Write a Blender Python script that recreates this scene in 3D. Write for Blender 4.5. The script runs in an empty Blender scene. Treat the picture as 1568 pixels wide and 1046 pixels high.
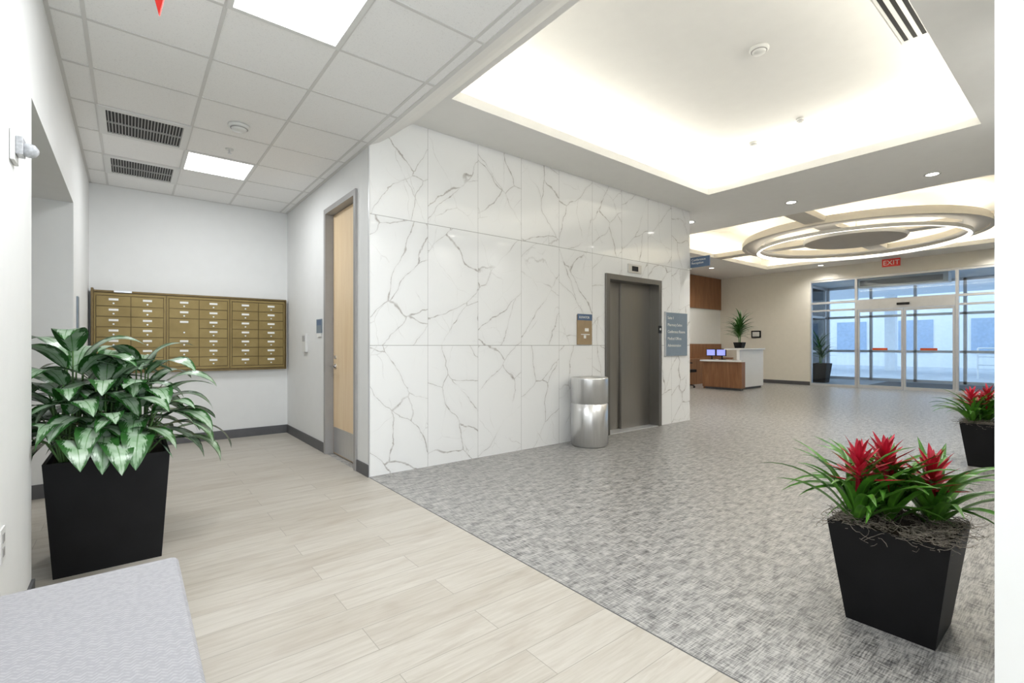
import bpy, math, random
from mathutils import Vector, Matrix
random.seed(7)
scene = bpy.context.scene
pi = math.pi

# ------------------------------------------------------------------ node helper
class NT:
    def __init__(s, name):
        s.m = bpy.data.materials.new(name); s.m.use_nodes = True
        s.t = s.m.node_tree; s.b = s.t.nodes['Principled BSDF']; s.out = s.t.nodes['Material Output']
    def _in(s, sock, v):
        if isinstance(v, bpy.types.NodeSocket): s.t.links.new(v, sock)
        elif v is not None:
            if isinstance(v, (tuple, list)) and len(v) == 3 and sock.type == 'RGBA': v = (*v, 1)
            sock.default_value = v
    def math(s, op, a, b=None, c=None, clamp=False):
        n = s.t.nodes.new('ShaderNodeMath'); n.operation = op; n.use_clamp = clamp
        for i, v in enumerate((a, b, c)):
            if v is not None: s._in(n.inputs[i], v)
        return n.outputs[0]
    def vec(s, op, a, b=None):
        n = s.t.nodes.new('ShaderNodeVectorMath'); n.operation = op
        s._in(n.inputs[0], a)
        if b is not None: s._in(n.inputs[1], b)
        return n.outputs[0]
    def pos(s): return s.t.nodes.new('ShaderNodeNewGeometry').outputs['Position']
    def uv(s): return s.t.nodes.new('ShaderNodeTexCoord').outputs['UV']
    def sep(s, v):
        n = s.t.nodes.new('ShaderNodeSeparateXYZ'); s._in(n.inputs[0], v); return n.outputs
    def comb(s, x, y, z):
        n = s.t.nodes.new('ShaderNodeCombineXYZ')
        for i, v in enumerate((x, y, z)): s._in(n.inputs[i], v)
        return n.outputs[0]
    def noise(s, v, scale=5, detail=3, rough=.5, color=False, dist=0):
        n = s.t.nodes.new('ShaderNodeTexNoise'); s._in(n.inputs['Vector'], v)
        n.inputs['Scale'].default_value = scale; n.inputs['Detail'].default_value = detail
        n.inputs['Roughness'].default_value = rough; n.inputs['Distortion'].default_value = dist
        return n.outputs[1 if color else 0]
    def ramp(s, f, pts):
        n = s.t.nodes.new('ShaderNodeValToRGB'); s._in(n.inputs[0], f)
        e = n.color_ramp.elements
        while len(e) < len(pts): e.new(.5)
        for i, (p, c) in enumerate(pts):
            e[i].position = p
            if not isinstance(c, (tuple, list)): c = (c, c, c)
            e[i].color = (*c, 1)
        return n.outputs[0]
    def mix(s, f, a, b, mode='MIX'):
        n = s.t.nodes.new('ShaderNodeMix'); n.data_type = 'RGBA'; n.blend_type = mode
        s._in(n.inputs[0], f); s._in(n.inputs[6], a); s._in(n.inputs[7], b)
        return n.outputs[2]
    def mr(s, v, a, b, c, d, smooth=False):
        n = s.t.nodes.new('ShaderNodeMapRange'); s._in(n.inputs[0], v)
        if smooth: n.interpolation_type = 'SMOOTHSTEP'
        for i, q in enumerate((a, b, c, d)): s._in(n.inputs[i+1], q)
        return n.outputs[0]
    def bump(s, h, st=.2, dist=.01):
        n = s.t.nodes.new('ShaderNodeBump'); n.inputs['Strength'].default_value = st
        n.inputs['Distance'].default_value = dist; s._in(n.inputs['Height'], h)
        s.t.links.new(n.outputs[0], s.b.inputs['Normal'])
    def set(s, **k):
        for a, v in k.items(): s._in(s.b.inputs[a.replace('_', ' ')], v)
        return s.m

def simple(name, col, rough=.5, metal=0, var=.05, scale=8, bump=0, spec=.5):
    n = NT(name)
    f = n.noise(n.pos(), scale, 3)
    lo = tuple(max(0, c*(1-var)) for c in col); hi = tuple(min(1, c*(1+var)) for c in col)
    n.set(Base_Color=n.ramp(f, [(.3, lo), (.7, hi)]), Roughness=rough, Metallic=metal)
    n.b.inputs['Specular IOR Level'].default_value = spec
    if bump: n.bump(n.noise(n.pos(), 150, 2), bump, .002)
    return n.m
def emit(name, col, st):
    n = NT(name); n.set(Base_Color=col, Emission_Color=col, Emission_Strength=st); return n.m

# ------------------------------------------------------------------ materials
M = {}
M['wall'] = simple('wall_paint', (.78, .785, .775), .6, var=.01, bump=.05)
M['cream'] = simple('cream_wall_paint', (.78, .75, .67), .6, var=.015)
M['ceil'] = simple('ceiling_paint', (.87, .86, .83), .7, var=.01)
M['base'] = simple('baseboard_grey_vinyl', (.10, .10, .105), .5, var=.08)
M['frame'] = simple('door_frame_grey', (.34, .33, .32), .45, var=.03)
M['black'] = simple('planter_black', (.006, .006, .007), .5, var=.2, spec=.22)
M['dark'] = simple('dark_void', (.01, .01, .01), .6)
M['slat'] = simple('vent_slat', (.36, .36, .35), .5)
M['grid'] = simple('grid_white_metal', (.66, .65, .63), .45, var=.01)
M['white'] = simple('white_plastic', (.72, .72, .70), .4, var=.01)
M['lens'] = simple('strobe_lens', (.45, .46, .48), .15, var=.2, scale=90)
M['whitelam'] = simple('white_laminate', (.85, .85, .85), .25, var=.01)
M['blue'] = simple('sign_blue', (.10, .16, .27), .4, var=.05)
M['slate'] = simple('sign_slate', (.20, .25, .30), .4, var=.05)
M['tan'] = simple('sign_tan', (.36, .26, .15), .4, var=.1)
M['label'] = simple('label_white', (.85, .85, .82), .5, var=.01)
M['alum'] = simple('aluminium', (.68, .69, .71), .35, .6, var=.03)
M['red'] = simple('sign_red', (.75, .03, .02), .4, var=.05)
M['orange'] = simple('door_decal_orange', (.75, .12, .03), .4, var=.05)
M['soil'] = simple('soil', (.035, .022, .015), .95, var=.5, scale=60)
M['moss'] = simple('spanish_moss', (.26, .23, .19), .9, var=.4, scale=80)
M['stem'] = simple('stem_green', (.12, .25, .07), .5, var=.2)
M['diskb'] = simple('ceiling_disk_taupe', (.50, .45, .38), .6, var=.02)
M['ringsof'] = simple('ceiling_ring_paint', (.70, .66, .59), .6, var=.02)
M['chairblk'] = simple('chair_black', (.015, .015, .018), .6, var=.2)
M['extwall'] = simple('exterior_white', (.82, .86, .9), .7, var=.04)
M['extblue'] = simple('exterior_blue', (.36, .48, .66), .5, var=.1)
M['concrete'] = simple('concrete', (.50, .55, .61), .6, var=.12, scale=2)
M['mat'] = simple('entrance_mat', (.20, .21, .23), .9, var=.2, scale=40)
M['panel'] = emit('light_panel', (.97, .985, 1), 6)
M['led'] = emit('led_ring', (1, .96, .88), 1.6)
M['cove'] = emit('cove_led', (1, .90, .70), 10)
M['down'] = emit('downlight_lens', (1, .97, .9), 10)
M['screen'] = emit('screen_glow', (.25, .28, .7), .8)

def m_steel(name, col, rough, var=.15):
    n = NT(name); p = n.sep(n.pos())
    v = n.comb(n.math('MULTIPLY', p[0], 260), n.math('MULTIPLY', p[1], 260), n.math('MULTIPLY', p[2], 3))
    f = n.noise(v, 1, 2)
    n.set(Base_Color=n.ramp(f, [(.3, tuple(c*(1-var) for c in col)), (.7, col)]), Metallic=1.0,
          Roughness=n.mr(f, 0, 1, rough-var*.3, rough+var*.3))
    return n.m
M['steel'] = m_steel('brushed_steel', (.74, .74, .74), .3)
M['steeld'] = m_steel('elevator_steel', (.36, .345, .32), .30, .06)
M['steelf'] = m_steel('elevator_frame_steel', (.25, .24, .225), .36, .06)

n = NT('brass_mailbox'); f = n.noise(n.pos(), 6, 4)
n.set(Base_Color=n.ramp(f, [(.3, (.225, .16, .052)), (.7, (.285, .21, .075))]), Metallic=.35, Roughness=.42)
M['brass'] = n.m
n = NT('brass_mailbox_frame'); f = n.noise(n.pos(), 9, 3)
n.set(Base_Color=n.ramp(f, [(.3, (.13, .09, .035)), (.7, (.18, .125, .05))]), Metallic=.5, Roughness=.4)
M['brassd'] = n.m

# marble cladding
n = NT('calacatta_marble'); p = n.sep(n.pos())
u = n.math('DIVIDE', n.math('SUBTRACT', p[0], 1.697), .6); v = n.math('DIVIDE', p[2], 1.2)
fu = n.math('FLOOR', u); fv = n.math('FLOOR', v)
wn = n.t.nodes.new('ShaderNodeTexWhiteNoise'); wn.noise_dimensions = '2D'; n._in(wn.inputs['Vector'], n.comb(fu, fv, 0))
off = n.vec('MULTIPLY', wn.outputs['Color'], (17., 13., 9.))
sgn = n.math('SUBTRACT', 1, n.math('MULTIPLY', n.math('GREATER_THAN', wn.outputs['Value'], .75), 2))
c0 = n.vec('ADD', n.comb(n.math('MULTIPLY', p[0], sgn), 0., p[2]), off)
def mapped(coord, rot, scl):
    # rotate first, then stretch along the rotated axes
    m1 = n.t.nodes.new('ShaderNodeMapping'); n._in(m1.inputs[0], coord); m1.inputs['Rotation'].default_value = (0, rot, 0)
    m2 = n.t.nodes.new('ShaderNodeMapping'); n._in(m2.inputs[0], m1.outputs[0]); m2.inputs['Scale'].default_value = scl
    return m2.outputs[0]
nz = n.vec('SUBTRACT', n.noise(c0, 2.2, 2, .5, True), (.5, .5, .5))
nf = n.vec('SUBTRACT', n.noise(c0, 14., 3, .6, True), (.5, .5, .5))
c1 = n.vec('ADD', n.vec('ADD', c0, n.vec('MULTIPLY', nz, (.26, .26, .26))), n.vec('MULTIPLY', nf, (.03, .03, .03)))
def vein(rot, scl, w0, w1, scale):
    vo = n.t.nodes.new('ShaderNodeTexVoronoi'); vo.feature = 'DISTANCE_TO_EDGE'
    n._in(vo.inputs['Vector'], mapped(c1, rot, scl)); vo.inputs['Scale'].default_value = scale
    w = n.mr(n.noise(c0, 4.5, 3, .6), .54, .74, w0, w1)
    return n.math('SUBTRACT', 1, n.mr(vo.outputs['Distance'], 0, w, 0, 1, True), clamp=True), vo.outputs['Distance']
v1, d1 = vein(-.75, (2.5, 1, .95), .009, .030, 1.0)
v2, d2 = vein(.55, (2.0, 1, .9), .007, .012, 1.4)
v3, d3 = vein(-.4, (1.5, 1, 1.0), .006, .009, 2.8)
k1 = n.mr(n.noise(c0, 1.7, 2), .34, .48, .08, 1)
k2 = n.mr(n.noise(n.vec('ADD', c0, (5., 3., 1.)), 2.0, 2), .50, .62, 0, .55)
k3 = n.mr(n.noise(n.vec('ADD', c0, (9., 2., 6.)), 2.4, 2), .54, .64, 0, .3)
vv = n.math('MAXIMUM', n.math('MAXIMUM', n.math('MULTIPLY', v1, k1), n.math('MULTIPLY', v2, k2)), n.math('MULTIPLY', v3, k3))
halo = n.math('MULTIPLY', n.math('MULTIPLY', n.mr(d1, 0, .10, 1, 0, True), k1), .08)
col = n.mix(halo, (.87, .875, .87), (.55, .54, .53))
spk = n.mr(n.noise(c0, 18, 3, .6), .32, .64, .30, .82)
col = n.mix(n.math('MULTIPLY', vv, spk), col, (.30, .27, .24))
ju = n.math('MINIMUM', n.math('FRACT', u), n.math('SUBTRACT', 1, n.math('FRACT', u)))
jv = n.math('MINIMUM', n.math('FRACT', v), n.math('SUBTRACT', 1, n.math('FRACT', v)))
j1 = n.math('LESS_THAN', ju, .004); j2 = n.math('LESS_THAN', jv, .0022)
jj = n.math('MAXIMUM', n.math('MULTIPLY', j1, .5), n.math('MULTIPLY', j2, .75))
col = n.mix(jj, col, (.25, .24, .23))
n.set(Base_Color=col, Roughness=.05)
M['marble'] = n.m

# plank floor
n = NT('light_oak_plank'); p = n.sep(n.pos())
br = n.t.nodes.new('ShaderNodeTexBrick'); n._in(br.inputs['Vector'], n.comb(p[0], p[1], 0.))
br.offset = .37; br.offset_frequency = 2
br.inputs['Scale'].default_value = 1; br.inputs['Brick Width'].default_value = 1.22; br.inputs['Row Height'].default_value = .18
br.inputs['Mortar Size'].default_value = .0016; br.inputs['Mortar Smooth'].default_value = .1
br.inputs['Color1'].default_value = (0, 0, 0, 1); br.inputs['Color2'].default_value = (1, 1, 1, 1); br.inputs['Mortar'].default_value = (.5, .5, .5, 1)
pid = n.sep(br.outputs['Color'])[0]
row = n.math('FLOOR', n.math('DIVIDE', p[1], .18))
gx = n.math('ADD', n.math('MULTIPLY', p[0], 2.2), n.math('ADD', n.math('MULTIPLY', row, 7.3), n.math('MULTIPLY', pid, 31)))
g = n.noise(n.comb(gx, n.math('MULTIPLY', p[1], 28), n.math('MULTIPLY', pid, 9)), 1.3, 6, .65, dist=1.0)
g2 = n.noise(n.comb(n.math('MULTIPLY', gx, 1.2), n.math('MULTIPLY', p[1], 12), pid), 1.0, 3, .5, dist=.6)
col = n.ramp(g, [(.28, (.385, .345, .29)), (.45, (.465, .43, .372)), (.7, (.55, .518, .462))])
col = n.mix(n.mr(g2, .52, .72, 0, .6), col, (.36, .31, .25))
col = n.mix(n.mr(pid, 0, 1, 0, .24), col, (.60, .575, .53))
col = n.mix(n.mr(pid, .5, 0, 0, .20), col, (.36, .32, .265))
col = n.mix(n.math('MULTIPLY', br.outputs['Fac'], .6), col, (.19, .17, .145))
n.set(Base_Color=col, Roughness=n.mr(g, 0, 1, .34, .5)); n.bump(g, .06, .004)
M['plank'] = n.m

# woven grey floor
n = NT('woven_grey_floor'); p = n.sep(n.pos())
a = n.noise(n.comb(n.math('MULTIPLY', p[0], 14), n.math('MULTIPLY', p[1], 170), 0.), 1, 3, .6)
b = n.noise(n.comb(n.math('MULTIPLY', p[0], 170), n.math('MULTIPLY', p[1], 14), 3.), 1, 3, .6)
blk = n.noise(n.comb(n.math('MULTIPLY', p[0], 9), n.math('MULTIPLY', p[1], 24), 5.), 1, 2)
s_ = n.math('ADD', n.math('MULTIPLY', n.math('ADD', a, b), .5), n.math('MULTIPLY', n.math('SUBTRACT', blk, .5), .28))
col = n.ramp(s_, [(.37, (.085, .085, .087)), (.47, (.255, .25, .242)), (.59, (.49, .48, .46))])
n.set(Base_Color=col, Roughness=.33); n.bump(s_, .12, .003)
M['woven'] = n.m

# acoustic tile
n = NT('acoustic_tile'); P = n.pos()
f = n.noise(P, 130, 3, .7)
n.set(Base_Color=n.mix(n.mr(f, .30, .42, .4, 0), (.88, .875, .86), (.5, .49, .48)), Roughness=.9); n.bump(f, .25, .004)
M['act'] = n.m

# bench fabric
n = NT('bench_fabric'); p = n.sep(n.pos())
zz = n.math('ABSOLUTE', n.math('SUBTRACT', n.math('FRACT', n.math('MULTIPLY', p[0], 45)), .5))
ln = n.math('FRACT', n.math('ADD', n.math('MULTIPLY', p[1], 75), n.math('MULTIPLY', zz, 1.6)))
wv = n.math('ABSOLUTE', n.math('SUBTRACT', ln, .5))
bl = n.noise(n.pos(), 60, 2); f2 = n.noise(n.pos(), 500, 2)
h = n.math('ADD', n.math('MULTIPLY', wv, n.mr(bl, .4, .6, .3, 1.3)), n.math('MULTIPLY', f2, .3))
n.set(Base_Color=n.ramp(h, [(.12, (.33, .33, .35)), (.6, (.42, .415, .435))]), Roughness=.9); n.bump(h, .25, .002)
M['fabric'] = n.m

def m_wood(name, c1, c2, rough=.4):
    n = NT(name); p = n.sep(n.pos())
    f = n.noise(n.comb(n.math('MULTIPLY', p[0], 14), n.math('MULTIPLY', p[1], 14), n.math('MULTIPLY', p[2], 1.2)), 1.2, 5, .6, dist=.8)
    n.set(Base_Color=n.ramp(f, [(.3, c1), (.7, c2)]), Roughness=rough); return n.m
M['maple'] = m_wood('maple_veneer', (.78, .58, .36), (.86, .68, .45))
M['walnut'] = m_wood('walnut_panel', (.20, .085, .035), (.33, .155, .07))

# glass
n = NT('clear_glass'); t = n.t
tr = t.nodes.new('ShaderNodeBsdfTransparent'); tr.inputs[0].default_value = (.94, .97, .985, 1)
gl = t.nodes.new('ShaderNodeBsdfGlossy'); gl.inputs['Roughness'].default_value = .02
fr = t.nodes.new('ShaderNodeFresnel'); fr.inputs[0].default_value = 1.45
mx = t.nodes.new('ShaderNodeMixShader'); t.links.new(fr.outputs[0], mx.inputs[0]); t.links.new(tr.outputs[0], mx.inputs[1]); t.links.new(gl.outputs[0], mx.inputs[2])
t.links.new(mx.outputs[0], n.out.inputs[0]); M['glass'] = n.m

# variegated leaf: u across, v along
n = NT('silver_bay_leaf'); q = n.sep(n.uv())
au = n.math('MULTIPLY', n.math('ABSOLUTE', n.math('SUBTRACT', q[0], .5)), 2)
st = n.noise(n.comb(n.math('MULTIPLY', au, 2.0), n.math('ADD', n.math('MULTIPLY', q[1], 15), n.math('MULTIPLY', au, -7)), 0.), 1.2, 3, .6)
pn = n.noise(n.pos(), 16, 3)
edge = n.math('ADD', au, n.math('ADD', n.math('MULTIPLY', n.math('SUBTRACT', st, .5), 1.1), n.math('MULTIPLY', n.math('SUBTRACT', pn, .5), 1.1)))
k = n.mr(edge, .48, .66, 0, 1, True)
col = n.mix(k, n.mix(n.mr(pn, .35, .65, 0, 1), (.38, .48, .37), (.20, .34, .19)), n.mix(pn, (.007, .045, .009), (.035, .14, .025)))
col = n.mix(n.mr(au, .02, .06, .8, 0), col, (.06, .17, .04))
n.set(Base_Color=col, Roughness=.25); n.bump(st, .25, .004); M['leafA'] = n.m
def m_leaf(name, c1, c2, rough=.3):
    n = NT(name); q = n.sep(n.uv())
    au = n.math('MULTIPLY', n.math('ABSOLUTE', n.math('SUBTRACT', q[0], .5)), 2)
    f = n.noise(n.pos(), 14, 3)
    col = n.mix(n.mr(f, .3, .7, 0, 1), c1, c2); col = n.mix(n.mr(au, 0, .2, .35, 0), col, tuple(min(1, c*2) for c in c2))
    n.set(Base_Color=col, Roughness=rough); return n.m
M['leafB'] = m_leaf('bromeliad_leaf', (.02, .10, .010), (.11, .31, .03))
M['leafC'] = m_leaf('dracaena_leaf', (.02, .09, .015), (.07, .2, .04))
M['bract'] = m_leaf('bromeliad_bract', (.38, .008, .02), (.70, .025, .07), .35)

# ------------------------------------------------------------------ mesh builder
class MB:
    def __init__(s, name):
        s.name = name; s.v = []; s.uv = []; s.f = []; s.mi = []; s.sm = []; s.mats = []
    def mat(s, k):
        if k not in s.mats: s.mats.append(k)
        return s.mats.index(k)
    def add(s, verts, faces, mat, smooth=False, uvs=None):
        o = len(s.v); s.v += [tuple(q) for q in verts]; s.uv += (uvs or [(0, 0)]*len(verts))
        i = s.mat(mat)
        for f in faces: s.f.append([o+a for a in f]); s.mi.append(i); s.sm.append(smooth)
    def box(s, x0, x1, y0, y1, z0, z1, mat):
        if x0 > x1: x0, x1 = x1, x0
        if y0 > y1: y0, y1 = y1, y0
        s.tbox((x0, x1, y0, y1), z0, (x0, x1, y0, y1), z1, mat)
    def tbox(s, b, z0, t, z1, mat, topopen=False):
        V = [(b[0], b[2], z0), (b[1], b[2], z0), (b[1], b[3], z0), (b[0], b[3], z0), (t[0], t[2], z1), (t[1], t[2], z1), (t[1], t[3], z1), (t[0], t[3], z1)]
        F = [(3, 2, 1, 0), (0, 1, 5, 4), (1, 2, 6, 5), (2, 3, 7, 6), (3, 0, 4, 7)]
        if not topopen: F.append((4, 5, 6, 7))
        s.add(V, F, mat)
    def lathe(s, prof, c, mat, n=40, smooth=True, axis='z'):
        V = []; F = []
        for r, z in prof:
            for i in range(n):
                a = 2*pi*i/n; x, y = r*math.cos(a), r*math.sin(a)
                if axis == 'z': V.append((c[0]+x, c[1]+y, c[2]+z))
                elif axis == 'x': V.append((c[0]+z, c[1]+x, c[2]+y))
                else: V.append((c[0]+y, c[1]+z, c[2]+x))
        for j in range(len(prof)-1):
            for i in range(n):
                k = (i+1) % n; F.append((j*n+i, j*n+k, (j+1)*n+k, (j+1)*n+i))
        s.add(V, F, mat, smooth)
    def cyl(s, c, r, h, mat, n=24, axis='z', r2=None):
        r2 = r if r2 is None else r2
        s.lathe([(0, 0), (r, 0)], c, mat, n, False, axis); s.lathe([(r, 0), (r2, h)], c, mat, n, True, axis)
        s.lathe([(r2, h), (0, h)], c, mat, n, False, axis)
    def tube(s, pts, r, mat, n=6, r2=None):
        pts = [Vector(q) for q in pts]; V = []; F = []; L = len(pts)
        for i, q in enumerate(pts):
            d = (pts[min(i+1, L-1)]-pts[max(i-1, 0)]).normalized()
            a = d.cross(Vector((0, 0, 1)));
            if a.length < 1e-3: a = Vector((1, 0, 0))
            a.normalize(); b = d.cross(a); rr = r if r2 is None else r+(r2-r)*i/(L-1)
            for k in range(n):
                t = 2*pi*k/n; V.append(q+a*math.cos(t)*rr+b*math.sin(t)*rr)
        for i in range(L-1):
            for k in range(n):
                k2 = (k+1) % n; F.append((i*n+k, i*n+k2, (i+1)*n+k2, (i+1)*n+k))
        s.add(V, F, mat, True)
    def leaf(s, base, az, length, width, e0, bend, mat, seg=9, fold=.25, sharp=.8, twist=0, clampf=None, wave=0):
        p = Vector(base); V = []; U = []; F = []
        side = Vector((-math.sin(az), math.cos(az), 0))
        for i in range(seg+1):
            t = i/seg; e = e0-bend*(t**1.15)
            d = Vector((math.cos(az)*math.cos(e), math.sin(az)*math.cos(e), math.sin(e)))
            nrm = side.cross(d)*-1
            sd = (side*math.cos(twist*t)+nrm*math.sin(twist*t)).normalized(); nn = sd.cross(d)*-1
            w = width*.5*max(.0, math.sin(pi*min(1, (t*.97+.03))**sharp))**.8
            if i == seg: w = .0006
            for j in range(5):
                q = (j-2)/2
                pt = p+sd*q*w+nn*(abs(q)*fold*w)+nn*wave*w*math.sin(9*t+q*2)*abs(q)
                if clampf: pt = clampf(pt)
                V.append(pt); U.append((.5+q*.5, t))
            p = p+d*(length/seg)
        for i in range(seg):
            for j in range(4):
                a = i*5+j; F.append((a, a+1, a+6, a+5))
        s.add(V, F, mat, True, U)
    def build(s, bevel=0, parent=None, subs=0):
        me = bpy.data.meshes.new(s.name)
        xs = [q[0] for q in s.v]; ys = [q[1] for q in s.v]; zs = [q[2] for q in s.v]
        o = ((min(xs)+max(xs))/2, (min(ys)+max(ys))/2, min(zs))
        me.from_pydata([(a-o[0], b-o[1], c-o[2]) for a, b, c in s.v], [], s.f)
        for k in s.mats: me.materials.append(M[k])
        me.polygons.foreach_set('material_index', s.mi); me.polygons.foreach_set('use_smooth', s.sm)
        ul = me.uv_layers.new(name='UVMap'); buf = []
        for f in s.f:
            for a in f: buf += list(s.uv[a])
        ul.data.foreach_set('uv', buf)
        me.update()
        ob = bpy.data.objects.new(s.name, me); scene.collection.objects.link(ob); ob.location = o
        if bevel:
            m = ob.modifiers.new('bevel', 'BEVEL'); m.width = bevel; m.segments = 3; m.limit_method = 'ANGLE'; m.angle_limit = .6
        if parent:
            ob.parent = parent; ob.matrix_parent_inverse = Matrix.Translation(-parent.location)
        return ob
def B(name, boxes, bevel=0, parent=None):
    m = MB(name)
    for b in boxes: m.box(*b)
    return m.build(bevel, parent)
def BS(name, boxes):
    for b in boxes: B(name, [b])
def text(parent, name, s, loc, size, face, mat, align='LEFT', ext=.001):
    c = bpy.data.curves.new(name, 'FONT'); c.body = s; c.size = size; c.extrude = ext; c.align_x = align
    c.materials.append(M[mat]); o = bpy.data.objects.new(name, c); scene.collection.objects.link(o)
    o.location = loc; o.rotation_euler = (pi/2, 0, {'-y': 0, '-x': -pi/2}[face])
    o.parent = parent; o.matrix_parent_inverse = Matrix.Translation(-parent.location)
    return o

# ------------------------------------------------------------------ dims
XL, XD = -.36, 1.697          # corridor
YB = 7.1                      # back wall
YM = 4.208; XE = 7.006        # marble wall
XF = 16.0                     # facade
YR = 8.45                     # reception back wall
YL = .182                     # lobby right wall
ZC, ZL, ZF = 3.02, 3.34, 3.5
# ------------------------------------------------------------------ floors
B('floor', [(-1.7, XD, -3, YB, -.1, 0, 'plank')])
B('floor_lobby', [(XD, XF+.1, -3.2, YR+.2, -.1, 0, 'woven')])
B('trim_floor_seam', [(XD-.003, XD+.003, YL, YM, 0, .0012, 'base')])
# ------------------------------------------------------------------ corridor walls
B('wall_back', [(XL-.2, XD+.2, YB, YB+.2, 0, 3.3, 'wall')])
B('wall_left', [(XL-.2, XL, -3, 3.14, 0, 3.3, 'wall'), (XL-.2, XL, 5.24, YB, 0, 3.3, 'wall'), (XL-.2, XL, 3.14, 5.24, 2.355, 3.3, 'wall')])
B('wall_alcove', [(-1.7, XL-.2, 5.24, 5.34, 0, 2.455, 'wall'), (-1.7, XL-.2, 3.04, 3.14, 0, 2.455, 'wall'), (-1.8, -1.7, 3.04, 5.34, 0, 2.455, 'wall'), (-1.7, XL-.2, 3.14, 5.24, 2.355, 2.455, 'wall')])
DY0, DY1, DZ = 4.495, 5.453, 2.70
BS('wall_door_side', [(XD, XD+.2, YM+.02, DY0, 0, 3.3, 'wall'), (XD, XD+.2, DY1, YB, 0, 3.3, 'wall'), (XD, XD+.2, DY0, DY1, DZ, 3.3, 'wall')])
B('wall_rear', [(XL-.2, XL+.1, -3.2, -3, 0, 3.3, 'wall'), (XD-.1, XD+.2, -3.2, -3, 0, 3.3, 'wall'), (XL+.1, XD-.1, -3.2, -3, 2.75, 3.3, 'wall'), (XL+.1, XD-.1, -3.2, -3, 0, .1, 'wall')])
m = MB('added_fill_window')  # unseen window in the rear wall, added to bring in fill light
for x in (XL+.1, (XL+XD)/2-.03, XD-.16): m.box(x, x+.06, -3.13, -3.07, .1, 2.75, 'alum')
m.box(XL+.1, XD-.1, -3.13, -3.07, .1, .16, 'alum'); m.box(XL+.1, XD-.1, -3.13, -3.07, 2.69, 2.75, 'alum'); m.box(XL+.1, XD-.1, -3.105, -3.10, .16, 2.69, 'glass'); m.build()
B('wall_right', [(XD, 8.3, -3.2, YL, 0, 3.9, 'wall')])
EX0, EX1, EZ = 4.944, 6.20, 2.166
BS('wall_marble', [(XD, EX0, YM, YM+.02, 0, ZL, 'marble'), (EX1, XE, YM, YM+.02, 0, ZL, 'marble'), (EX0, EX1, YM, YM+.02, EZ, ZL, 'marble')])
BS('wall_core', [(XD+.2, EX0, YM+.02, YM+.3, 0, 3.8, 'wall'), (EX1, XE, YM+.02, YM+.3, 0, 3.8, 'wall'), (EX0, EX1, YM+.02, YM+.3, EZ, 3.8, 'wall')])
B('wall_reception_side', [(XE-.2, XE, YM+.3, YR, 0, 3.8, 'wall')])
B('trim_1', [(XD-.004, XD+.006, YM-.004, YM+.006, 0, ZC, 'alum')])
bh = .11
B('baseboard_back', [(XL, XD, YB-.012, YB, 0, bh, 'base')])
B('baseboard_left', [(XL, XL+.012, -3, 3.14, 0, bh, 'base'), (XL, XL+.012, 5.24, YB-.012, 0, bh, 'base'), (-1.7, XL, 5.228, 5.24, 0, bh, 'base')])
B('baseboard_door_side', [(XD-.012, XD, YM, DY0, 0, bh, 'base'), (XD-.012, XD, DY1, YB-.012, 0, bh, 'base')])
B('baseboard_front', [(XF-.015, XF, 5.65, YR, 0, bh, 'base')])
# ------------------------------------------------------------------ corridor ceiling
lights = [(.4, 1.0, 1.76, 2.96), (.4, 1.0, 5.36, 5.96), (.4, 1.0, -1.84, -.64)]  # last panel is unseen, added behind the camera for extra light
vents = [(-.2, .4, 4.76, 5.36), (-.2, .4, 5.96, 6.56)]
B('ceiling', [(XL, XD, -3, YB, ZC, ZC+.1, 'act')])
m = MB('trim_ceiling_grid')
ys = [2.96+.6*k for k in range(-9, 7)]; xs = [-.2, .4, 1.0, 1.6]
for x in xs: m.box(x-.010, x+.010, -3, YB, ZC-.004, ZC, 'grid')
for y in ys: m.box(XL, XD, y-.010, y+.010, ZC-.0035, ZC, 'grid')
m.box(XL, XL+.02, -3, YB, ZC-.005, ZC, 'grid'); m.box(XD-.03, XD, YL, YB, ZC-.005, ZC, 'grid'); m.box(XL, XD, YB-.02, YB, ZC-.005, ZC, 'grid')
m.build()
for a in lights:
    m = MB('ceiling_light_panel'); x0, x1, y0, y1 = a; w = .03
    for q in ((x0, x1, y0, y0+w), (x0, x1, y1-w, y1), (x0, x0+w, y0+w, y1-w), (x1-w, x1, y0+w, y1-w)): m.box(*q, ZC-.010, ZC-.001, 'white')
    m.box(x0+w, x1-w, y0+w, y1-w, ZC-.007, ZC-.002, 'panel'); m.build()
for x0, x1, y0, y1 in vents:
    m = MB('air_vent_grille'); w = .05
    for q in ((x0, x1, y0, y0+w), (x0, x1, y1-w, y1), (x0, x0+w, y0+w, y1-w), (x1-w, x1, y0+w, y1-w)): m.box(*q, ZC-.014, ZC-.001, 'white')
    m.box(x0+w, x1-w, y0+w, y1-w, ZC-.003, ZC-.001, 'dark')
    k = x0+w+.01
    while k < x1-w: m.box(k, k+.007, y0+w, y1-w, ZC-.012, ZC-.003, 'slat'); k += .021
    m.box(x0+w, x1-w, (y0+y1)/2-.008, (y0+y1)/2+.008, ZC-.0135, ZC-.003, 'slat')
    m.build()
def detector(x, y, z, r=.07, name='smoke_detector'):
    m = MB(name); m.lathe([(0, 0), (r, 0), (r, -.015), (r*.95, -.022), (r*.7, -.026), (r*.68, -.036), (r*.6, -.045), (0, -.047)], (x, y, z-.0005), 'white', 32)
    m.lathe([(r*.82, -.0265), (r*.80, -.030), (r*.72, -.030)], (x, y, z), 'frame', 32)
    m.build()
detector(.704, 4.5, ZC-.001, .08)
def sprinkler(x, y, z):
    m = MB('fire_sprinkler'); m.cyl((x, y, z-.006), .035, .006, 'white', 20); m.cyl((x, y, z-.035), .008, .03, 'alum', 10); m.cyl((x, y, z-.04), .016, .004, 'alum', 14); m.build()
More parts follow.
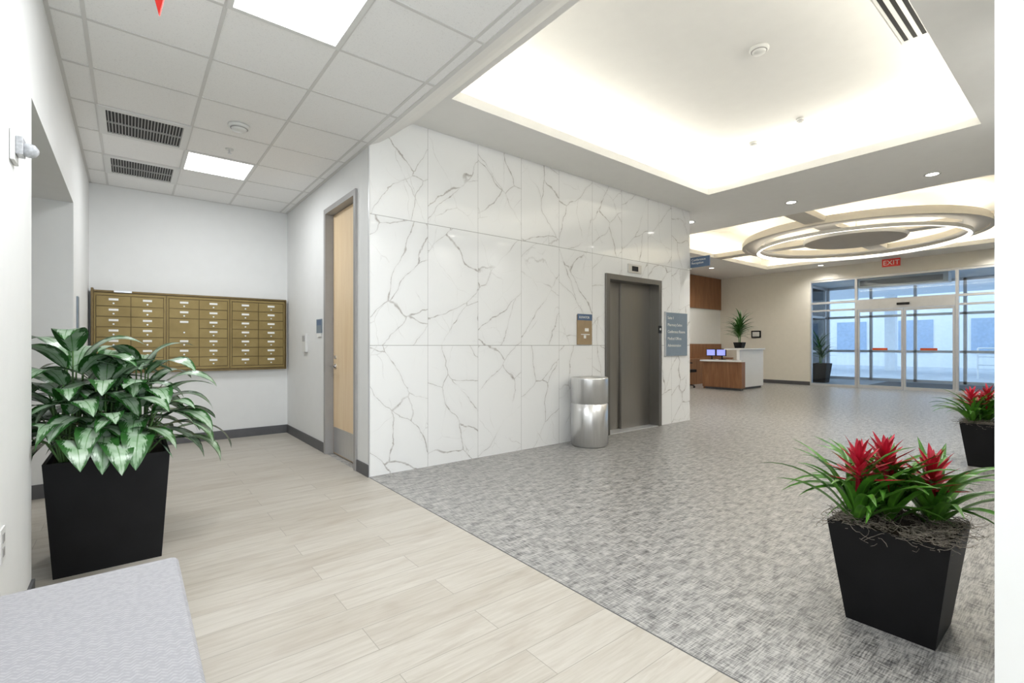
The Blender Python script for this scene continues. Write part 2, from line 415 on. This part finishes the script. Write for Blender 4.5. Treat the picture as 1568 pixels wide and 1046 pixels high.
sprinkler(.72, 5.1, ZC-.001)
# ------------------------------------------------------------------ sloped bulkhead + lobby ceiling
m = MB('ceiling_bulkhead')
prof = [(XD, ZC), (1.80, 3.075), (1.92, 3.165), (2.04, 3.27), (2.13, ZL), (2.13, 3.46), (XD, 3.46)]
V = [(x, YL, z) for x, z in prof]+[(x, YM, z) for x, z in prof]; L = len(prof)
m.add(V, [(i, (i+1) % L, (i+1) % L+L, i+L) for i in range(L)]+[tuple(range(L))[::-1], tuple(range(L, 2*L))], 'ceil'); m.build()
TX0, TX1, TY0, TY1 = 2.18, 6.42, .78, 3.57
RX0, RX1, RY0, RY1, ZU = 1.94, 6.66, .54, 3.81, 3.80
zt = 3.43
B('ceiling_lobby', [(2.13, 8.45, TY1, YM+.02, ZL, zt, 'ceil'), (2.13, 8.45, YL, TY0, ZL, zt, 'ceil'), (TX1, 8.45, TY0, TY1, ZL, zt, 'ceil'), (2.13, TX0, TY0, TY1, ZL, zt, 'ceil'),
                    (XE, 8.45, YM+.02, YR, ZL, zt, 'ceil')])
B('ceiling_tray', [(RX0-.1, RX1+.1, RY0-.1, RY1+.1, ZU, ZU+.1, 'ceil'), (RX0-.1, RX0, RY0, RY1, zt, ZU, 'ceil'), (RX1, RX1+.1, RY0, RY1, zt, ZU, 'ceil'),
                   (RX0-.1, RX1+.1, RY0-.1, RY0, zt, ZU, 'ceil'), (RX0-.1, RX1+.1, RY1, RY1+.1, zt, ZU, 'ceil')])
detector(4.3, 1.92, ZU, .08); detector(6.25, 2.86, ZU, .05); detector(6.0, 2.22, ZU, .04)
detector(3.05, 2.05, ZU, .05)
m = MB('linear_slot_diffuser'); m.box(3.9, 5.2, .93, 1.12, ZU-.006, ZU, 'white')
for q in (.95, 1.01, 1.07): m.box(3.95, 5.16, q, q+.028, ZU-.008, ZU-.005, 'dark')
m.build()
# ------------------------------------------------------------------ reception ceiling
CX, CY = 12.15, 3.45; QX0, QX1, QY0, QY1 = 8.45, 15.05, .1, 6.5; ZT = 4.0
B('ceiling_reception', [(8.1, 8.2, -3, YR, zt, 4.1, 'ceil'), (QX1, XF, -3, YR, ZF, 3.6, 'ceil'), (8.2, QX1, -3, QY0, ZF, 3.6, 'ceil'), (8.2, QX1, QY1, YR, ZF, 3.6, 'ceil'),
   (8.3, 8.45, -3, QY0, zt, ZF, 'ceil'), (8.3, 8.45, QY1, YR, zt, ZF, 'ceil'),
   (8.1, XF, -3, YR, ZT, 4.1, 'ceil'), (QX1+.3, QX1+.4, QY0-.3, QY1+.3, 3.6, ZT, 'ceil'), (8.2, QX1+.3, QY1+.3, QY1+.4, 3.6, ZT, 'ceil'), (8.2, QX1+.3, QY0-.4, QY0-.3, 3.6, ZT, 'ceil')])
m = MB('ceiling_ring_soffit')
def annulus(m, r0, r1, z0, z1, mat, n=72):
    m.lathe([(r0, z0), (r1, z0)], (CX, CY, 0), mat, n, False); m.lathe([(r1, z0), (r1, z1)], (CX, CY, 0), mat, n, True)
    m.lathe([(r1, z1), (r0, z1)], (CX, CY, 0), mat, n, False); m.lathe([(r0, z1), (r0, z0)], (CX, CY, 0), mat, n, True)
annulus(m, 1.78, 2.12, ZF-.02, 3.60, 'ringsof')
annulus(m, 2.08, 2.16, ZF-.05, ZF+.04, 'ringsof')
bw = .17
for s in (1, -1):
    e = QX1 if s > 0 else QX0-.02; m.box(CX+s*.8, e, CY-bw, CY+bw, ZF-.01, 3.595, 'ringsof')
    e = QY1 if s > 0 else QY0; m.box(CX-bw, CX+bw, CY+s*.8, e, ZF-.01, 3.595, 'ringsof')
m.build()
m = MB('ceiling_disk'); m.lathe([(0, ZF-.06), (.9, ZF-.06)], (CX, CY, 0), 'diskb', 64, False); m.lathe([(.9, ZF-.06), (.93, ZF-.02), (.93, ZF+.02)], (CX, CY, 0), 'ceil', 64)
m.lathe([(.93, ZF+.02), (0, ZF+.02)], (CX, CY, 0), 'ceil', 64, False); m.build()
m = MB('ring_pendant_light'); annulus(m, 1.80, 1.85, ZF-.18, ZF-.12, 'led', 96); annulus(m, 1.85, 1.87, ZF-.18, ZF-.12, 'white', 96)
for k in range(6):
    a = k*pi/3+.3; m.tube([(CX+1.83*math.cos(a), CY+1.83*math.sin(a), ZF-.12), (CX+1.83*math.cos(a), CY+1.83*math.sin(a), ZF-.02)], .004, 'alum')
m.build()
m = MB('cove_light_strip'); annulus(m, 1.90, 2.00, 3.605, 3.615, 'cove', 48)
m.box(QX0+.4, QX1-.4, QY1+.12, QY1+.18, 3.60, 3.62, 'cove'); m.box(QX1+.12, QX1+.18, QY0, QY1, 3.60, 3.62, 'cove'); m.box(QX0+.4, QX1-.4, QY0-.18, QY0-.12, 3.60, 3.62, 'cove')
m.box(8.28, 8.34, QY0, QY1, zt, zt+.02, 'cove'); m.box(CX-.4, CX+.4, CY-.4, CY+.4, ZF+.02, ZF+.03, 'cove')
m.build()
def downlight(x, y, z, pw=22):
    m = MB('recessed_downlight'); m.lathe([(.085, 0), (.085, -.006), (.062, -.006)], (x, y, z), 'white', 28); m.lathe([(.062, -.004), (0, -.004)], (x, y, z), 'down', 28); m.build()
    l = bpy.data.lights.new('downlight_beam', 'SPOT'); l.energy = pw; l.spot_size = 2.6; l.spot_blend = 1; l.shadow_soft_size = .06; l.color = (1, .98, .94)
    o = bpy.data.objects.new('downlight_beam', l); scene.collection.objects.link(o); o.location = (x, y, z-.02)
for q in [(7.72, 2.98, ZL), (7.83, 1.39, ZL), (7.59, 4.55, ZL), (7.5, 6.9, ZL), (13.5, 7.4, ZF), (15.5, 5.2, ZF), (15.5, 1.6, ZF), (11., 7.3, ZF), (15.5, -1, ZF), (11.7, -1.2, ZF)]: downlight(*q, pw=90)
for x in (3.3, 4.9, 6.1): downlight(x, .42, ZL, pw=65)  # added downlights, hidden behind the right wall edge, to brighten the lobby
# ------------------------------------------------------------------ reception walls
B('wall_reception', [(XE-.2, XF+.2, YR, YR+.2, 0, 4.1, 'wall')])
B('wall_front', [(XF, XF+.15, 5.65, YR, 0, 4.1, 'cream'), (XF, XF+.15, -3.2, 5.65, 3.13, 4.1, 'cream'), (XF, XF+.15, -3.2, -.9, 0, 3.13, 'cream')])
B('wall_lobby_side', [(8.3, XF+.15, -3.2, -3, 0, 4.1, 'cream')])
B('wood_wall_panel', [(XE+.02, XF-.02, YR-.04, YR-.001, 2.42, ZF-.02, 'walnut')])
B('wood_credenza', [(12.2, XF-.05, YR-.45, YR-.045, 0, .75, 'walnut'), (12.15, XF-.03, YR-.47, YR-.045, .75, .79, 'walnut'), (12.2, XF-.05, YR-.06, YR-.045, .79, 1.25, 'walnut')])
m = MB('picture_frame'); m.box(XF-.03, XF-.001, 7.08, 7.38, 1.45, 1.68, 'black'); m.box(XF-.034, XF-.029, 7.12, 7.34, 1.49, 1.64, 'white'); m.build()
# ------------------------------------------------------------------ entrance glazing
m = MB('window_1'); fy = [5.65, 4.49, 2.378, 1.25, -.9]
def bar(x0, x1, y0, y1, z0, z1, mat='alum'): m.box(x0, x1, y0, y1, z0, z1, mat)
for y in fy: bar(XF+.02, XF+.12, y-.03, y+.03, 0, 3.13)
for z0, z1 in ((3.07, 3.13), (2.42, 2.48), (0, .07)):
    for a, b in zip(fy[:-1], fy[1:]):
        if z0 == 0 and a == 4.49: continue
        bar(XF+.02, XF+.12, b+.03, a-.03, z0, z1)
bar(XF+.0, XF+.14, 2.41, 4.46, 2.2, 2.42, 'alum')
for a, b in ((5.62, 4.52), (2.348, 1.28), (1.22, -.87)): bar(XF+.06, XF+.07, b, a, .07, 2.42, 'glass'); bar(XF+.02, XF+.12, b, a, 2.2, 2.25)
for a, b in ((5.62, 4.52), (4.46, 2.41), (2.348, 1.28), (1.22, -.87)): bar(XF+.06, XF+.07, b, a, 2.48, 3.07, 'glass')
m.build()
m = MB('sliding_glass_door')
for a, b in ((2.415, 3.425), (3.435, 4.455)):
    for y in (a, b-.045): bar(XF+.03, XF+.08, y, y+.045, .01, 2.19)
    bar(XF+.03, XF+.08, a+.045, b-.045, .01, .1); bar(XF+.03, XF+.08, a+.045, b-.045, 2.13, 2.19); bar(XF+.05, XF+.058, a+.045, b-.045, .1, 2.13, 'glass')
    bar(XF+.044, XF+.049, (a+b)/2-.17, (a+b)/2+.17, 1.07, 1.13, 'orange')
m.build()
B('door_sensor', [(XF-.05, XF-.001, 3.3, 3.56, 2.28, 2.34, 'dark')], .005)
m = MB('air_curtain'); m.box(XF+.4, XF+.8, 2.6, 4.6, 2.85, 3.1, 'white'); m.box(XF+.395, XF+.4, 2.7, 4.5, 2.9, 3.05, 'frame'); m.build()
# vestibule and exterior
B('ground_outside', [(XF+.1, 70, -40, 50, -.1, -.005, 'concrete')])
B('entrance_floor_mat', [(XF+.5, 19.6, 1.2, 4.6, -.005, .006, 'mat')])
B('ceiling_vestibule', [(XF+.15, 20.3, -3, 6.6, 3.3, 3.4, 'extwall')])
m = MB('window_2')
for y in (6.5, 5.2, 4.0, 2.8, 1.6, .2, -1.4, -3): m.box(20.1, 20.2, y-.04, y+.04, 0, 3.3, 'alum')
for z in (.04, 1.0, 2.2, 3.25): m.box(20.1, 20.2, -3, 6.5, z-.04, z+.04, 'alum')
m.box(20.14, 20.15, -3, 6.5, 0, 3.3, 'glass')
m.build()
m = MB('window_3')
for x in (16.25, 18, 19.9): m.box(x-.04, x+.04, 6.5, 6.58, 0, 3.3, 'alum')
for z in (.04, 1.0, 2.2, 3.25): m.box(16.15, 20.1, 6.5, 6.58, z-.04, z+.04, 'alum')
m.box(16.15, 20.1, 6.53, 6.54, 0, 3.3, 'glass'); m.build()
m = MB('building_outside'); m.box(34, 40, -30, 40, 0, 9, 'extwall')
for k in range(-9, 13):
    for z in (.8, 4.2): m.box(33.95, 34, k*3, k*3+1.5, z, z+1.8, 'extblue')
m.build()
m = MB('canopy_outside'); m.box(24, 29, -6, 12, 3.6, 3.9, 'extwall')
for y in (-4, 1.2, 6.4, 11): m.box(28.4, 28.8, y, y+.4, -.01, 3.6, 'extwall')
m.build()
m = MB('railing_outside')
for z in (.5, .8, 1.1): m.tube([(24, -6, z), (24, 3, z)], .03, 'extwall')
for y in range(-6, 4, 1): m.tube([(24, y, -.01), (24, y, 1.1)], .03, 'extwall')
m.build()
# ------------------------------------------------------------------ exit signs
s = B('exit_sign', [(15.48, 15.52, 3.38, 3.76, 3.26, 3.46, 'red'), (15.49, 15.51, 3.55, 3.59, 3.46, ZF, 'white')])
text(s, 'exit_text', 'EXIT', (15.475, 3.74, 3.30), .17, '-x', 'label')
m = MB('hanging_fire_sign'); cx, cy = .105, 2.78; dx, dy = .781*.05, -.624*.05
V = [(cx, cy, 2.745), (cx+dx, cy+dy, 2.93), (cx-dx, cy-dy, 2.93)]; V += [(a+.004, b+.005, c) for a, b, c in V]
m.add(V, [(0, 1, 2), (5, 4, 3), (0, 3, 4, 1), (1, 4, 5, 2), (2, 5, 3, 0)], 'red'); m.tube([(cx+.002, cy+.002, 2.93), (cx+.002, cy+.002, ZC)], .002, 'alum'); m.build()
# ------------------------------------------------------------------ interior door
m = MB('door_1'); fw = .055
m.box(XD-.02, XD+.15, DY0, DY0+fw, 0, DZ, 'frame'); m.box(XD-.02, XD+.15, DY1-fw, DY1, 0, DZ, 'frame'); m.box(XD-.02, XD+.15, DY0+fw, DY1-fw, DZ-fw, DZ, 'frame')
m.box(XD+.15, XD+.17, DY0, DY1, 0, DZ, 'dark')
m.box(XD+.07, XD+.115, DY0+fw+.003, DY1-fw-.003, .008, DZ-fw-.004, 'maple')
m.box(XD+.066, XD+.071, DY0+fw+.02, DY1-fw-.02, .02, .30, 'steel')
yh = DY1-fw-.08; m.cyl((XD+.06, yh, .97), .028, .012, 'steel', 20, 'x'); m.tube([(XD+.065, yh, .97), (XD+.015, yh, .97), (XD+.012, yh-.02, .97), (XD+.012, yh-.12, .97)], .009, 'steel', 10)
m.cyl((XD+.058, yh, 1.07), .02, .012, 'steel', 18, 'x')
m.build()
m = MB('room_sign')
m.box(XD-.012, XD-.001, 5.56, 5.74, 1.34, 1.50, 'slate'); m.box(XD-.014, XD-.011, 5.57, 5.73, 1.43, 1.49, 'blue'); m.box(XD-.012, XD-.001, 5.58, 5.72, 1.30, 1.34, 'label'); m.build()
m = MB('wall_intercom'); m.box(XD-.03, XD-.001, 6.12, 6.27, 1.12, 1.34, 'white'); m.box(XD-.034, XD-.029, 6.14, 6.25, 1.25, 1.32, 'lens'); m.build(.004)
m = MB('blue_notice_sign'); m.box(XL+.001, XL+.012, 5.5, 5.62, 1.3, 1.62, 'slate'); m.build()
# ------------------------------------------------------------------ mailboxes
m = MB('mailbox_cluster'); x0, x1, z0, z1 = XL+.035, 1.655, .90, 1.80
m.box(x0, x1, YB-.05, YB-.001, z0, z1, 'brassd')
uw = (x1-x0)/3
for k in range(3):
    a = x0+k*uw; b = a+uw
    m.box(a+.006, a+.022, YB-.062, YB-.05, z0+.01, z1-.01, 'brass'); m.box(b-.022, b-.006, YB-.062, YB-.05, z0+.01, z1-.01, 'brass')
    m.box(a+.022, b-.022, YB-.062, YB-.05, z1-.035, z1-.01, 'brass'); m.box(a+.022, b-.022, YB-.062, YB-.05, z0+.01, z0+.035, 'brass')
    rows = 7; rh = (z1-z0-.08)/rows; cw = (uw-.05)/2
    for c in range(2):
        r = 0
        while r < rows:
            hgt = 2 if (k == 0 and c == 0 and r == 0) or (k == 1 and c == 0 and r in (3,)) else 1
            xa = a+.025+c*cw; za = z0+.04+r*rh
            m.box(xa+.004, xa+cw-.004, YB-.066, YB-.05, za+.004, za+rh*hgt-.004, 'brass')
            m.box(xa+cw*.36, xa+cw*.64, YB-.068, YB-.066, za+rh*hgt-.052, za+rh*hgt-.028, 'label')
            m.cyl((xa+cw*.5, YB-.073, za+rh*hgt*.28), .009, .007, 'alum', 10, 'y')
            r += hgt
m.box(x0-.01, x0+.01, YB-.2, YB-.001, z0-.02, z1+.03, 'brassd'); m.box(x0-.01, x1+.012, YB-.075, YB-.001, z1, z1+.02, 'brassd'); m.box(x0+.01, x1+.012, YB-.075, YB-.001, z0-.02, z0, 'brassd'); m.box(x1, x1+.012, YB-.075, YB-.001, z0, z1, 'brassd')
m.box(x0+.18, x0+.34, YB-.085, YB-.076, z1-.0, z1+.022, 'alum'); m.build(.0015)
# ------------------------------------------------------------------ elevator
m = MB('elevator_door'); r = .24; j = .075; g_ = .002
m.box(EX0+g_, EX0+j, YM-.03, YM+r, 0, EZ-g_, 'steelf'); m.box(EX1-j, EX1-g_, YM-.03, YM+r, 0, EZ-g_, 'steelf'); m.box(EX0+j, EX1-j, YM-.03, YM+r, EZ-j, EZ-g_, 'steelf')
xm = EX0+j+(EX1-EX0-2*j)*.42
m.box(EX0+j, xm, YM+r-.06, YM+r-.02, .01, EZ-j, 'steeld'); m.box(xm-.02, EX1-j, YM+r-.10, YM+r-.062, .01, EZ-j, 'steeld')
m.box(EX0+g_, EX1-g_, YM+r-.02, YM+r+.03, 0, EZ-g_, 'dark'); m.box(EX0+j, EX1-j, YM-.02, YM+r-.02, 0, .01, 'alum')
m.build(.003)
m = MB('elevator_indicator'); m.box(5.42, 5.72, YM-.02, YM-.001, 2.22, 2.34, 'steel'); m.box(5.5, 5.64, YM-.023, YM-.019, 2.245, 2.315, 'dark'); m.build(.003)
m = MB('call_button_plate'); m.box(6.10, 6.18, YM-.042, YM-.035, 1.38, 1.49, 'dark'); m.cyl((6.14, YM-.046, 1.44), .018, .004, 'white', 14, 'y'); m.build()
s = B('elevator_sign', [(4.405, 4.675, YM-.014, YM-.001, 1.21, 1.59, 'tan'), (4.405, 4.675, YM-.018, YM-.013, 1.52, 1.60, 'blue'), (4.52, 4.56, YM-.017, YM-.0135, 1.29, 1.33, 'label'), (4.47, 4.63, YM-.017, YM-.0135, 1.335, 1.345, 'label'), (4.54, 4.61, YM-.017, YM-.0135, 1.38, 1.42, 'label')])
text(s, 'sign_text', 'ELEVATOR', (4.43, YM-.02, 1.545), .04, '-y', 'label')
s = B('directory_sign', [(6.32, 6.90, YM-.02, YM-.001, 1.04, 1.70, 'slate'), (6.30, 6.32, YM-.024, YM-.001, 1.03, 1.71, 'alum')])
for i, w in enumerate(['Suite 1', 'Pharmacy Suites', 'Conference Rooms', 'Medical Offices', 'Administration']):
    text(s, 'sign_text', w, (6.36, YM-.022, 1.60-i*.105), .06, '-y', 'label')
s = B('blade_sign', [(XE+.005, XE+.03, 3.88, 4.2, 2.44, 2.60, 'blue'), (XE+.004, XE+.034, 4.2, 4.23, 2.42, 2.62, 'alum')])
text(s, 'sign_text', 'Conference\nReception', (XE+.003, 4.18, 2.54), .05, '-x', 'label')
# ------------------------------------------------------------------ trash can
m = MB('trash_can'); c = (4.335, 3.93, 0)
m.lathe([(0, 0), (.20, 0), (.215, .012), (.215, .035), (.222, .04), (.222, .50), (.214, .505), (.214, .515), (.224, .52), (.224, .80), (.22, .815), (.205, .82), (.155, .81), (.145, .79)], c, 'steel', 56)
m.lathe([(.145, .79), (.145, .55), (0, .55)], c, 'dark', 40); m.build()
# ------------------------------------------------------------------ bench
m = MB('upholstered_bench'); bx0, bx1, by0, by1 = XL+.02, .135, .50, 2.09
m.box(bx0, bx1, by0, by1, .30, .45, 'fabric'); m.box(bx0+.02, bx1-.02, by0+.02, by1-.02, .12, .298, 'fabric')
for x in (bx0+.05, bx1-.09):
    for y in (by0+.06, by1-.1): m.box(x, x+.04, y, y+.04, 0, .12, 'alum')
m.build(.022)
# ------------------------------------------------------------------ wall emergency light and outlet
m = MB('emergency_wall_light'); y, z = 2.66, 1.97
m.box(XL+.001, XL+.014, y-.05, y+.05, z-.06, z+.06, 'white'); m.box(XL+.014, XL+.035, y-.03, y+.035, z-.03, z+.04, 'lens')
m.lathe([(.024, .035), (.028, .045), (.024, .065), (.010, .075), (0, .077)], (XL, y+.01, z), 'lens', 20, True, 'x'); m.build(.003)
m = MB('wall_outlet'); m.box(XL+.001, XL+.007, 2.42, 2.5, .43, .55, 'white'); m.box(XL+.007, XL+.009, 2.445, 2.475, .5, .53, 'frame'); m.box(XL+.007, XL+.009, 2.445, 2.475, .45, .48, 'frame'); m.build()

# ------------------------------------------------------------------ plants
def planter(m, cx, cy, hb, ht, h, wall=.015, rim=.02):
    m.tbox((cx-hb, cx+hb, cy-hb, cy+hb), 0, (cx-ht, cx+ht, cy-ht, cy+ht), h, 'black', True)
    i = ht-wall
    V = [(cx+sx*a, cy+sy*a, z) for a, z in ((ht, h), (i, h), (i-.005, h-.05)) for sx, sy in ((-1, -1), (1, -1), (1, 1), (-1, 1))]
    F = [(l*4+k, l*4+(k+1) % 4, (l+1)*4+(k+1) % 4, (l+1)*4+k) for l in range(2) for k in range(4)]
    m.add(V, F, 'black'); m.add([(cx-i, cy-i, h-.03), (cx+i, cy-i, h-.03), (cx+i, cy+i, h-.02), (cx-i, cy+i, h-.03)], [(0, 1, 2, 3)], 'soil')
def moss(m, cx, cy, ht, h, n, rng):
    for k in range(n):
        side = rng.randrange(4); u = rng.uniform(-ht, ht); d = ht+rng.uniform(-.10, .014)
        x, y = [(u, d), (u, -d), (d, u), (-d, u)][side]
        p = Vector((cx+x, cy+y, h-.008+rng.uniform(0, .025))); pts = [p.copy()]
        a = rng.uniform(0, 2*pi); da = rng.uniform(-1.3, 1.3); out = d > ht+.004
        for q in range(9):
            a += da; p = p+Vector((math.cos(a)*.013, math.sin(a)*.013, rng.uniform(-.014, .004) if out else rng.uniform(-.006, .009))); pts.append(p.copy())
        m.tube(pts, .0011, 'moss', 3)
# variegated aglaonema
rng = random.Random(11)
m = MB('potted_aglaonema'); cx, cy, h = -.085, 3.60, .60
planter(m, cx, cy, .225, .262, h)
def cl(p):
    if p.y < 3.17 and p.x < XL+.02: p = Vector((XL+.02+rng.uniform(0, .003), p.y, p.z))
    if p.x < -1.6: p.x = -1.6
    if .05 < p.z < h+.01 and abs(p.x-cx) < .275 and abs(p.y-cy) < .275:
        if p.y < cy: p.y = cy-.28
    return p
crowns = [(-.16, -.02, 1.08, 24), (.13, .0, .92, 22), (-.02, -.12, .80, 20), (-.04, .12, .9, 12), (-.18, -.16, .62, 16), (.14, -.15, .54, 16), (-.02, -.21, .44, 15)]
for (ox, oy, hs, cnt) in crowns:
    for i in range(cnt):
        s = i/(cnt-1); az = i*2.39996+rng.uniform(-.3, .3)
        bx, by = cx+ox, cy+oy
        R = (.03+.14*(1-s))*rng.uniform(.85, 1.15); zz = h+(.12+.38*s)*hs+rng.uniform(-.02, .03)
        P0 = Vector((bx+math.cos(az)*.02, by+math.sin(az)*.02, h-.02)); P1 = Vector((bx+math.cos(az)*R, by+math.sin(az)*R, zz))
        Pm = P0.lerp(P1, .5)+Vector((0, 0, .04)); m.tube([P0, Pm, P1], .006, 'stem', 5, .004)
        L = rng.uniform(.31, .40)*(1-.06*s); W = L*rng.uniform(.36, .41)
        m.leaf(P1, az, L, W, math.radians(12+48*s+rng.uniform(-10, 10)), math.radians(rng.uniform(90, 120)), 'leafA', 12, .10, .78, rng.uniform(-.35, .35), cl, .07)
m.build()
# bromeliads
def bromeliad(cx, cy, seed, name='potted_bromeliad'):
    rng = random.Random(seed); m = MB(name); h = .43
    planter(m, cx, cy, .15, .205, h); moss(m, cx, cy, .19, h, 600, rng)
    fl = [(-.11, .12, .40), (.02, .04, .41), (.11, -.10, .36), (.11, .09, .33)]
    for (ox, oy, fh) in fl:
        n_ = 24
        for i in range(n_):
            s = i/(n_-1); az = i*2.39996+rng.uniform(-.25, .25)
            L = rng.uniform(.34, .50)*(1-.2*s)
            b = Vector((cx+ox+math.cos(az)*.02, cy+oy+math.sin(az)*.02, h-.02+.06*s))
            def cl2(p):
                if p.y < YL+.01: p.y = YL+.012
                return p
            m.leaf(b, az, L, rng.uniform(.038, .050), math.radians(50+36*s+rng.uniform(-8, 8)), math.radians(rng.uniform(50, 105)), 'leafB', 10, .4, .62, rng.uniform(-.3, .3), cl2)
        top = Vector((cx+ox+rng.uniform(-.02, .02), cy+oy+rng.uniform(-.02, .02), h+fh-.14))
        m.tube([(cx+ox, cy+oy, h), top], .010, 'bract', 8)
        for i in range(30):
            s = i/29; az = i*2.39996
            m.leaf(top+Vector((math.cos(az)*.006, math.sin(az)*.006, -.09+.11*s)), az, rng.uniform(.12, .17)*(1-.35*s), .026, math.radians(4+68*s), math.radians(-12+18*s), 'bract', 6, .4, .7)
    m.build()
bromeliad(2.62, .58, 3); bromeliad(6.68, .74, 5)
# dracaena style
def dracaena(name, cx, cy, z, hb, ht, hp, L, seed, n_=40):
    rng = random.Random(seed); m = MB(name)
    planter(m, cx, cy, hb, ht, hp)
    for k in range(3):
        ox, oy = rng.uniform(-.06, .06), rng.uniform(-.06, .06); ch = L*(.35+.25*k)
        m.tube([(cx+ox*.5, cy+oy*.5, hp-.03), (cx+ox, cy+oy, hp+ch)], .012, 'stem', 6)
        for i in range(n_//2):
            s = i/(n_/2); az = i*2.4+rng.uniform(-.3, .3)
            m.leaf((cx+ox, cy+oy, hp+ch*(.5+.5*s)), az, L*rng.uniform(.6, .85), .045, math.radians(25+50*s), math.radians(rng.uniform(30, 70)), 'leafC', 7, .35, .6)
    m.v = [(a, b, c+z) for a, b, c in m.v]
    m.build()
dracaena('potted_dracaena', 13.2, 6.42, 1.125, .09, .12, .16, .66, 2, 64)
dracaena('potted_dracaena', 17.6, 5.9, 0, .18, .25, .62, .8, 4)
dracaena('potted_dracaena', 17.6, 1.45, 0, .18, .25, .62, .8, 6)
# ------------------------------------------------------------------ reception desk
m = MB('reception_desk')
m.box(12.75, 14.15, 6.2, 6.28, .06, 1.08, 'whitelam'); m.box(12.72, 14.17, 6.15, 6.62, 1.08, 1.12, 'whitelam'); m.box(14.07, 14.15, 6.28, 6.6, .06, 1.08, 'whitelam'); m.box(12.8, 14.12, 6.25, 6.6, 0, .06, 'base')
m.box(12.55, 12.62, 6.05, 7.15, .06, .76, 'walnut'); m.box(12.62, 12.75, 6.05, 6.15, .06, .76, 'walnut'); m.box(12.5, 13.3, 6.63, 7.2, .76, .80, 'whitelam'); m.box(12.5, 12.74, 6.02, 6.63, .76, .80, 'whitelam')
m.box(12.6, 13.2, 7.1, 7.15, 0, .76, 'walnut'); m.box(13.25, 14.1, 6.63, 6.95, .72, .76, 'whitelam'); m.box(12.6, 12.75, 6.1, 7.1, 0, .06, 'base')
m.build(.004)
for y in (6.82, 7.12):
    m = MB('computer_monitor'); x = 12.95
    m.box(x, x+.03, y-.14, y+.14, .90, 1.10, 'chairblk'); m.box(x-.003, x, y-.12, y+.12, .92, 1.08, 'screen'); m.box(x+.03, x+.05, y-.03, y+.01, .81, .98, 'chairblk'); m.box(x-.04, x+.1, y-.09, y+.05, .801, .812, 'chairblk'); m.build()
m = MB('office_chair'); x, y = 12.35, 7.6
for k in range(5):
    a = k*2*pi/5; m.tube([(x, y, .1), (x+.28*math.cos(a), y+.28*math.sin(a), .07)], .02, 'chairblk'); m.cyl((x+.28*math.cos(a), y+.28*math.sin(a)-.015, .03), .03, .03, 'chairblk', 12, 'y')
m.cyl((x, y, .09), .03, .36, 'chairblk'); m.box(x-.25, x+.25, y-.25, y+.25, .44, .52, 'chairblk'); m.box(x-.22, x+.22, y+.22, y+.28, .58, 1.05, 'chairblk'); m.box(x-.04, x+.04, y+.24, y+.3, .46, .62, 'chairblk')
for s in (-1, 1): m.box(x+s*.27-.02, x+s*.27+.02, y-.1, y+.18, .68, .71, 'chairblk'); m.box(x+s*.27-.015, x+s*.27+.015, y+.02, y+.06, .47, .68, 'chairblk')
m.build(.012)

# ------------------------------------------------------------------ lights
def area(name, loc, direction, sx, sy, pw, col=(1, 1, 1)):
    l = bpy.data.lights.new(name, 'AREA'); l.shape = 'RECTANGLE'; l.size = sx; l.size_y = sy; l.energy = pw; l.color = col
    o = bpy.data.objects.new(name, l); scene.collection.objects.link(o); o.location = loc
    o.rotation_euler = Vector(direction).to_track_quat('-Z', 'Y').to_euler()
    return o
wc = (1, .96, .85); tz = .75
def strip(p0, p1, nrm, pw):
    # LED strip along p0-p1, tilted inward and up
    p0, p1 = Vector(p0), Vector(p1); l = bpy.data.lights.new('cove_strip_light', 'AREA'); l.shape = 'RECTANGLE'
    l.size = (p1-p0).length; l.size_y = .045; l.energy = pw; l.color = wc
    o = bpy.data.objects.new('cove_strip_light', l); scene.collection.objects.link(o); o.location = (p0+p1)/2
    X = (p1-p0).normalized(); Z = -(Vector(nrm)+Vector((0, 0, tz))).normalized(); Y = Z.cross(X)
    o.rotation_euler = Matrix((X, Y, Z)).transposed().to_euler()
zs_ = zt+.025
strip((RX0+.2, RY1-.06, zs_), (RX1-.2, RY1-.06, zs_), (0, -1, 0), 15)
strip((RX0+.2, RY0+.06, zs_), (RX1-.2, RY0+.06, zs_), (0, 1, 0), 15)
strip((RX0+.06, RY0+.2, zs_), (RX0+.06, RY1-.2, zs_), (1, 0, 0), 9)
strip((RX1-.06, RY0+.2, zs_), (RX1-.06, RY1-.2, zs_), (-1, 0, 0), 9)
for x0, x1, y0, y1 in lights:
    area('panel_light', ((x0+x1)/2, (y0+y1)/2, ZC-.02), (0, 0, -1), x1-x0-.08, y1-y0-.08, 26*(y1-y0)/1.2, (.95, .975, 1))
area('rear_fill_light', ((XL+XD)/2, -2.98, 1.4), (0, 1, .15), 1.8, 2.5, 38, (.94, .975, 1))  # fill lamp behind the camera, set at the added rear window
# ------------------------------------------------------------------ world
w = bpy.data.worlds.new('world'); scene.world = w; w.use_nodes = True
bg = w.node_tree.nodes['Background']; bg.inputs[0].default_value = (.72, .85, 1, 1); bg.inputs[1].default_value = 1.75
# ------------------------------------------------------------------ camera
cd = bpy.data.cameras.new('camera'); cam = bpy.data.objects.new('camera', cd); scene.collection.objects.link(cam)
cam.location = (0, 0, 1.2); cam.rotation_euler = (pi/2, 0, -math.asin(.624)); cd.sensor_width = 36; cd.lens = 732/1568*36
cd.shift_y = 6/1568; cd.clip_start = .02; cd.clip_end = 300
scene.camera = cam
scene.view_settings.view_transform = 'Standard'; scene.view_settings.look = 'None'; scene.view_settings.exposure = .42
